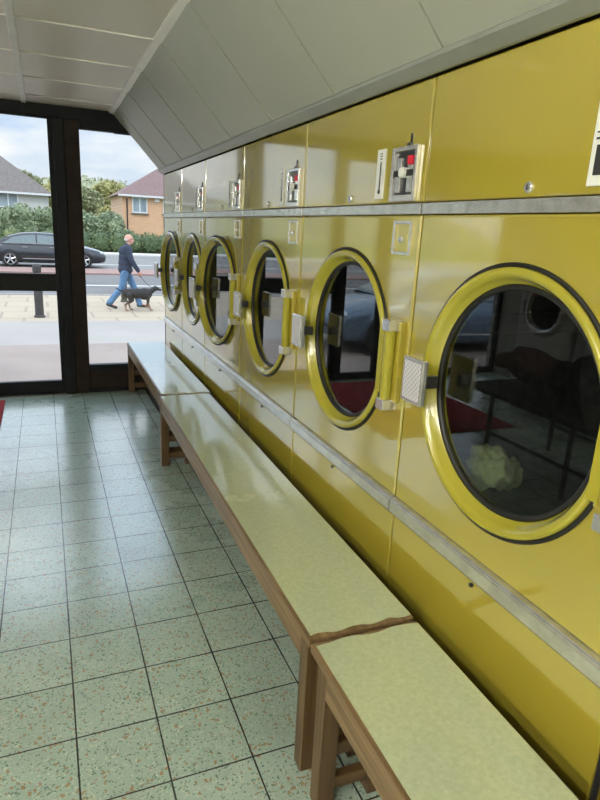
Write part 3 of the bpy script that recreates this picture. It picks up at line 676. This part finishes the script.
for s_ in (-1, 1): g.tube([H0+Vector((.102, s_*.012, .008)), H0+Vector((.100, s_*.05, .008)), H0+Vector((0, s_*.084, .01))], .003, 6)
g.build('glasses', 'steel_dark', man)
# dog
m, nt, p, o = new_mat('black_and_tan_coat'); M['dog'] = m
tc = nd(nt, 'ShaderNodeTexCoord'); sp = nd(nt, 'ShaderNodeSeparateXYZ'); nt.links.new(tc.outputs['Object'], sp.inputs[0])
nz = nd(nt, 'ShaderNodeTexNoise', Scale=9., Detail=3.); nt.links.new(tc.outputs['Object'], nz.inputs['Vector'])
hh = math_n(nt, 'MULTIPLY_ADD', nz.outputs[0], .16, sp.outputs[2])
nt.links.new(ramp(nt, hh, [(.0, (.42, .30, .20)), (.22, (.26, .15, .09)), (.30, (.03, .025, .022)), (1, (.022, .022, .024))]), p.inputs['Base Color']); p.inputs['Roughness'].default_value = .75
mb = MB()
mb.ell((.17, 0, .42), (.18, .115, .15)); mb.ell((-.02, 0, .43), (.22, .11, .13)); mb.ell((-.20, 0, .43), (.16, .10, .125)); mb.ell((.26, 0, .44), (.10, .09, .12))
mb.cap((.28, 0, .47), (.40, 0, .54), .075, .06); mb.ell((.44, 0, .56), (.075, .062, .062)); mb.cap((.47, 0, .55), (.56, 0, .525), .042, .028); mb.ell((.585, 0, .53), (.016, .018, .014))
for s_ in (-1, 1): mb.cap((.41, s_*.055, .59), (.405, s_*.078, .53), .026, .018)
mb.cap((-.32, 0, .48), (-.42, 0, .50), .026, .02); mb.cap((-.42, 0, .50), (-.52, 0, .56), .02, .012)
for (a, b, c_, e) in (((.24,-.07,.36), (.23,-.07,.20), (.30,-.07,.035), -1), ((.22,.07,.36), (.27,.07,.22), (.20,.07,.10), 1)):
    mb.cap(a, b, .048, .03); mb.cap(b, c_, .028, .02); mb.cap(c_, Vector(c_)+Vector((.045, 0, -.01)), .022, .018)
for (a, b, hk, c_) in (((-.22,-.07,.40), (-.18,-.075,.25), (-.32,-.07,.16), (-.30,-.07,.03)), ((-.22,.07,.40), (-.12,.075,.26), (-.22,.07,.17), (-.17,.07,.03))):
    mb.cap(a, b, .075, .045); mb.cap(b, hk, .04, .024); mb.cap(hk, c_, .022, .019); mb.cap(c_, Vector(c_)+Vector((.05, 0, -.008)), .022, .018)
dog = mb.build('dog', 'dog', rem=.008); dog.location = (1.97, 14.55, GZ); dog.scale = (.94, 1.1, .94); tag(dog, 'black and tan dog trotting on a lead beside the man', 'dog')
MB().lathe([(.066, -.012), (.071, -.012), (.071, .012), (.066, .012)], (.345, 0, .505), 'X', 24, True).build('collar', 'ink', dog)
lead = MB().tube([(PX+.30, PY-.27, GZ+.80), (PX+.40, PY-.33, GZ+.66), (2.20+.04, 14.64, GZ+.58), (2.20+.10, 14.60, GZ+.55)], .006, 6)
tag(lead.build('dog_lead', 'ink'), 'thin dark lead running from the man\'s hand to the dog', 'lead')

# ---- houses
def brickmat(name, c1, c2, mo):
    m, nt, p, o = new_mat(name)
    tc = nd(nt, 'ShaderNodeTexCoord'); mp = nd(nt, 'ShaderNodeMapping'); mp.inputs['Rotation'].default_value = (R(90), 0, 0); nt.links.new(tc.outputs['Object'], mp.inputs[0])
    br = nd(nt, 'ShaderNodeTexBrick', Scale=2.); nt.links.new(mp.outputs[0], br.inputs['Vector'])
    br.inputs['Color1'].default_value = (*c1, 1); br.inputs['Color2'].default_value = (*c2, 1); br.inputs['Mortar'].default_value = (*mo, 1)
    nt.links.new(br.outputs[0], p.inputs['Base Color']); p.inputs['Roughness'].default_value = .9; return m
M['brick_orange'] = brickmat('orange_brick', (.74, .43, .26), (.68, .38, .22), (.68, .50, .36))
M['render_white'] = simple('white_render', (.60, .58, .55), .9, 0, .05)
M['roof_a'] = simple('red_brown_roof_tiles', (.20, .125, .115), .8, 0, .2, 6, bump=.5)
M['roof_b'] = simple('grey_brown_roof_tiles', (.17, .145, .13), .8, 0, .2, 6, bump=.5)
M['wframe'] = simple('white_window_frame', (.75, .75, .75), .5)
M['hglass'] = simple('house_window_glass', (.30, .36, .40), .15, 0, .3, 1.)
M['door_grey'] = simple('grey_panel', (.12, .13, .16), .6)
def house(x0, x1, y0, y1, ze, zr, ridge, wallm, roofm, wins, label, extra=None):
    t = empty('house', (x0, y0, GZ)); tag(t, label, 'house'); W, D_, E_ = x1-x0, y1-y0, ze-GZ
    MB().box(0, W, 0, D_, -.1, E_).build('wall', wallm, t)
    ov = .35; rf = MB(); Z = zr-GZ
    v = [rf.bm.verts.new(c) for c in ((-ov, -ov, E_-.12), (W+ov, -ov, E_-.12), (W+ov, D_+ov, E_-.12), (-ov, D_+ov, E_-.12), (ridge[0]-x0, D_/2, Z), (ridge[1]-x0, D_/2, Z))]
    for f in ((0,1,5,4), (1,2,5), (2,3,4,5), (3,0,4), (0,3,2,1)): rf.bm.faces.new([v[i] for i in f])
    rf.build('roof', roofm, t)
    MB().box(-ov, W+ov, -ov-.06, -ov, E_-.24, E_-.10).build('gutter', 'wframe', t)
    for (a, b, c, d_, nd_) in wins:
        wf = MB(); a, b, c, d_ = a-x0, b-x0, c-GZ, d_-GZ; th = .09
        wf.box(a, b, -.06, 0.02, c, c+th).box(a, b, -.06, .02, d_-th, d_)
        for q in range(nd_+1):
            xx = a+(b-a-th)*q/nd_; wf.box(xx, xx+th, -.06, .02, c+th, d_-th)
        wo = wf.build('window', 'wframe', t); MB().box(a+.03, b-.03, -.03, .01, c+.03, d_-.03).build('pane', 'hglass', wo)
        MB().box(a-.08, b+.08, -.14, .0, c-.10, c).build('window_sill', 'roof_b', t)
    if extra: extra(t)
    return t
def ex_r(t):
    MB().box(9.25-6., 10.6-6., -.05, .02, 1.2-GZ, 2.32-GZ).build('grey_panel', 'door_grey', t)
    MB().tube([(.35, -.06, .1), (.35, -.06, 3.9)], .05, 8).build('drain_pipe', 'ink', t)
    MB().box(2.55, 2.9, -.12, 0, 3.75, 4.0).build('alarm_box', 'wframe', t)
    MB().box(6., 6.9, 4., 4.9, 4.5, 8.).build('chimney', 'brick_orange', t)
house(6.0, 17., 52, 61, 3.82, 6.25, (9.6, 12.8), 'brick_orange', 'roof_a', [(6.75, 7.95, 2.35, 3.6, 2), (9.2, 10.6, 2.4, 3.6, 2), (12, 13.5, 2.3, 3.4, 2)], 'orange brick house with red brown hipped roof beyond the hedge', ex_r)
house(-11.5, .55, 52, 61, 3.45, 7.2, (-7.5, -4.2), 'render_white', 'roof_b', [(-2.95, -1.55, 2.2, 3.3, 2), (-6., -4.4, 2.2, 3.3, 2)], 'pale rendered house with grey brown hipped roof beyond the hedge on the left')

# ---- planting
def leafmat(name, a, b, c):
    m, nt, p, o = new_mat(name)
    oi = nd(nt, 'ShaderNodeNewGeometry')
    nz = nd(nt, 'ShaderNodeTexNoise', Scale=.9, Detail=3.); nt.links.new(oi.outputs['Position'], nz.inputs['Vector'])
    mx = math_n(nt, 'MULTIPLY_ADD', oi.outputs['Random Per Island'], .5, math_n(nt, 'MULTIPLY', nz.outputs[0], .5))
    nt.links.new(ramp(nt, mx, [(.2, a), (.5, b), (.8, c)]), p.inputs['Base Color']); p.inputs['Roughness'].default_value = .7; return m
M['leaf_hedge'] = leafmat('hedge_leaves', (.045, .075, .03), (.09, .13, .05), (.17, .20, .07))
M['leaf_bush'] = leafmat('bush_leaves', (.10, .14, .07), (.21, .26, .14), (.38, .42, .24))
M['leaf_tree'] = leafmat('autumn_tree_leaves', (.19, .19, .075), (.34, .32, .12), (.48, .42, .17))
M['leaf_tree2'] = leafmat('green_tree_leaves', (.13, .145, .07), (.23, .24, .11), (.34, .33, .16))
M['leaf_far'] = leafmat('distant_wood_leaves', (.17, .19, .12), (.25, .26, .15), (.34, .34, .19))
M['bark'] = simple('bark', (.09, .06, .04), .9)
def foliage(blobs, n, sz, seed):
    rd = random.Random(seed); mb = MB(); vol = [b_[3]*b_[4]+b_[4]*b_[5]+b_[3]*b_[5] for b_ in blobs]
    for (cx, cy_, cz, rx, ry, rz_) in blobs: mb.ell((cx, cy_, cz), (rx*.86, ry*.86, rz_*.86), 12)
    for _ in range(n):
        b_ = rd.choices(blobs, vol)[0]; v = Vector((rd.gauss(0, 1), rd.gauss(0, 1), rd.gauss(0, 1))).normalized(); f_ = rd.uniform(.82, 1.08)
        c = Vector((b_[0]+v.x*b_[3]*f_, b_[1]+v.y*b_[4]*f_, b_[2]+v.z*b_[5]*f_))
        u = Vector((rd.gauss(0, 1), rd.gauss(0, 1), rd.gauss(0, 1))).normalized(); w_ = u.orthogonal().normalized()*sz*rd.uniform(.3, .6); u = u*sz*rd.uniform(.6, 1.1)
        q = [mb.bm.verts.new(c+x_) for x_ in (-u, w_, u, -w_)]; mb.bm.faces.new(q)
    return mb
def plant(kind, pos, blobs, n, sz, leaf, seed, label, cat, group=None, trunk=True):
    t = empty(kind, pos); tag(t, label, cat, group)
    foliage(blobs, n, sz, seed).build('foliage', leaf, t)
    zt = min(b_[2] for b_ in blobs)
    MB().tube([(0, 0, -.05), (.03, 0, max(zt, .3))], [.12, .07] if trunk else [.05, .04], 8).build('trunk' if trunk else 'stem', 'bark', t)
# clipped hedge across the road
rd = random.Random(4)
bl = [(x*1.1+rd.uniform(-.1, .1), rd.uniform(-.1, .1), .62, .85, .75, .80+rd.uniform(-.05, .05)) for x in range(-16, 17)]
h = empty('hedge', (2.5, 44.1, GZ)); tag(h, 'long clipped dark green hedge along the far side of the road', 'hedge')
foliage(bl, 9000, .13, 5).build('foliage', 'leaf_hedge', h); MB().box(-18, 18, -.2, .2, -.05, .5).build('stem', 'bark', h)
bz = [(-4.3, 46.6, 1.3, 'rounded shrub behind the hedge left of the pale house window'), (-1.6, 47.4, 1.5, 'leafy shrub under the pale house window'), (.55, 49.2, 1.6, 'shrub at the right corner of the pale house'),
      (2.5, 46.7, 1.55, 'tall bush just right of the black upright, behind the car bonnet'), (4.4, 49.2, 1.5, 'bush between the black upright and the brick house'), (5.3, 46.4, .8, 'low bush at the left foot of the brick house')]
for i, (x, y, s_, lb) in enumerate(bz):
    rd = random.Random(i); bl = [(rd.uniform(-.45, .45)*s_, rd.uniform(-.2, .2), s_*rd.uniform(.5, 1.45), .55*s_, .5*s_, .55*s_) for _ in range(9)]
    plant('garden_bush', (x, y, GZ), bl, 2600, .15, 'leaf_bush', 20+i, lb, 'bush', 'bushes behind the hedge', False)
tz = [(4.6, 76, 5.6, 'leaf_tree2', 'green tree rising just right of the black upright'), (7.9, 85, 6.8, 'leaf_tree', 'yellow green tree between the black upright and the brick house'), (10.6, 76, 6.2, 'leaf_tree', 'yellowing tree left behind the brick house roof'),
      (15.0, 92, 7.4, 'leaf_tree2', 'green tree top showing over the brick roof slope'), (1.0, 84, 7.4, 'leaf_tree', 'golden tree behind the right slope of the pale house'), (6.2, 66, 3.7, 'leaf_tree', 'small bright tree low behind the bushes'), (8.5, 69, 4.3, 'leaf_tree2', 'dense small tree beside the brick house gable'), (-2.5, 94, 7.8, 'leaf_tree2', 'tree top peeping over the pale house roof'), (3.2, 96, 7.6, 'leaf_tree', 'pale golden tree hidden mostly by the black upright')]
for i, (x, y, hh_, lf, lb) in enumerate(tz):
    rd = random.Random(50+i); bl = [(rd.uniform(-.17, .17)*hh_, rd.uniform(-.14, .14)*hh_, hh_*rd.uniform(.35, .86), .21*hh_, .20*hh_, .19*hh_) for _ in range(9)]
    plant('tree', (x, y, GZ), bl, 3600, .28, lf, 60+i, lb, 'tree', 'trees behind the houses')
# wooded hill
mb = MB(); nx, ny = 70, 16; V = []
for j in range(ny):
    row = []
    for i in range(nx):
        x = -110+i*4.2; y = 130+j*5.; hgt = 10.5*math.sin(min(1, j/10)*PI/2)*(1+.16*math.sin(x*.05+1.2)+.08*math.sin(x*.13))+1.3*noise.noise(Vector((x*.25, y*.25, 0)))
        row.append(mb.bm.verts.new((x, y, GZ-.5+hgt)))
    V.append(row)
for j in range(ny-1):
    for i in range(nx-1): mb.bm.faces.new([V[j][i], V[j][i+1], V[j+1][i+1], V[j+1][i]])
rd = random.Random(9)
for _ in range(9000):
    i, j = rd.randrange(nx-1), rd.randrange(ny-1); c = V[j][i].co.lerp(V[j+1][i+1].co, rd.random())+Vector((rd.uniform(-2, 2), 0, rd.uniform(-.2, .8)))
    u = Vector((rd.gauss(0, 1), rd.gauss(0, .4), rd.gauss(0, 1))).normalized(); w_ = u.orthogonal().normalized()*.35; u = u*.6
    q = [mb.bm.verts.new(c+x_) for x_ in (-u, w_, u, -w_)]; mb.bm.faces.new(q)
S(mb.build('floor', 'leaf_far')).name = 'floor.009'

# ------------------------------------------------------------------ sky and sun
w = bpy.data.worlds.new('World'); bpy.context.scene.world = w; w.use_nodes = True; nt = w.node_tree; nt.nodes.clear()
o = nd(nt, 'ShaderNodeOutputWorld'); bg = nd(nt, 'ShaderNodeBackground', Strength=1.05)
tc = nd(nt, 'ShaderNodeTexCoord'); mp = nd(nt, 'ShaderNodeMapping'); mp.inputs['Scale'].default_value = (2.2, 2.2, 9.); mp.inputs['Location'].default_value = (.3, .1, 0); nt.links.new(tc.outputs['Generated'], mp.inputs[0])
nz = nd(nt, 'ShaderNodeTexNoise', Scale=1.6, Detail=7., Roughness=.55, Distortion=.3); nt.links.new(mp.outputs[0], nz.inputs['Vector'])
sp = nd(nt, 'ShaderNodeSeparateXYZ'); nt.links.new(tc.outputs['Generated'], sp.inputs[0])
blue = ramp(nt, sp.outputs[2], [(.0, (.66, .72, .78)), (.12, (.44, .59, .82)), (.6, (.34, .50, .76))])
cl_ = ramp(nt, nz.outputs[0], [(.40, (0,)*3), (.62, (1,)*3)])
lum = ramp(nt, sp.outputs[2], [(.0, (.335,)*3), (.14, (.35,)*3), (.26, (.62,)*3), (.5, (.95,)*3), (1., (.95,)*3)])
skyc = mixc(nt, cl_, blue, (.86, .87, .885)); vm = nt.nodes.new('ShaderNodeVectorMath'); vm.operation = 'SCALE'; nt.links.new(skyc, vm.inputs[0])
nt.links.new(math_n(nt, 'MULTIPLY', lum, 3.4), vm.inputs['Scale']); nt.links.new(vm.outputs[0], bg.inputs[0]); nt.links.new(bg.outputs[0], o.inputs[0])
sn = bpy.data.lights.new('sun', 'SUN'); sn.energy = .9; sn.angle = R(12); sn.color = (1, .95, .86)
so = bpy.data.objects.new('sun', sn); C.objects.link(so); so.rotation_euler = (R(38), 0, R(-28)); so.location = (0, -5, 12)

# ------------------------------------------------------------------ camera
cam = bpy.data.cameras.new('camera'); co = bpy.data.objects.new('camera', cam); C.objects.link(co)
f = 600.
Yv = Vector((42-300, 400-219, -f)).normalized(); Zv = -Vector((189-300, 400-2550, -f)); Zv = (Zv-Yv*Zv.dot(Yv)).normalized(); Xv = Yv.cross(Zv)
Mx = Matrix((Xv, Yv, Zv)).to_4x4(); Mx.translation = Vector((0, 0, 1.5)); co.matrix_world = Mx
cam.sensor_fit = 'VERTICAL'; cam.sensor_height = 36; cam.sensor_width = 27; cam.lens = f/800*36; cam.clip_start = .02; cam.clip_end = 600
sc = bpy.context.scene; sc.camera = co
sc.view_settings.view_transform = 'Standard'; sc.view_settings.look = 'None'; sc.view_settings.gamma = 1; sc.view_settings.use_curve_mapping = False
sc.view_settings.exposure = 0.0
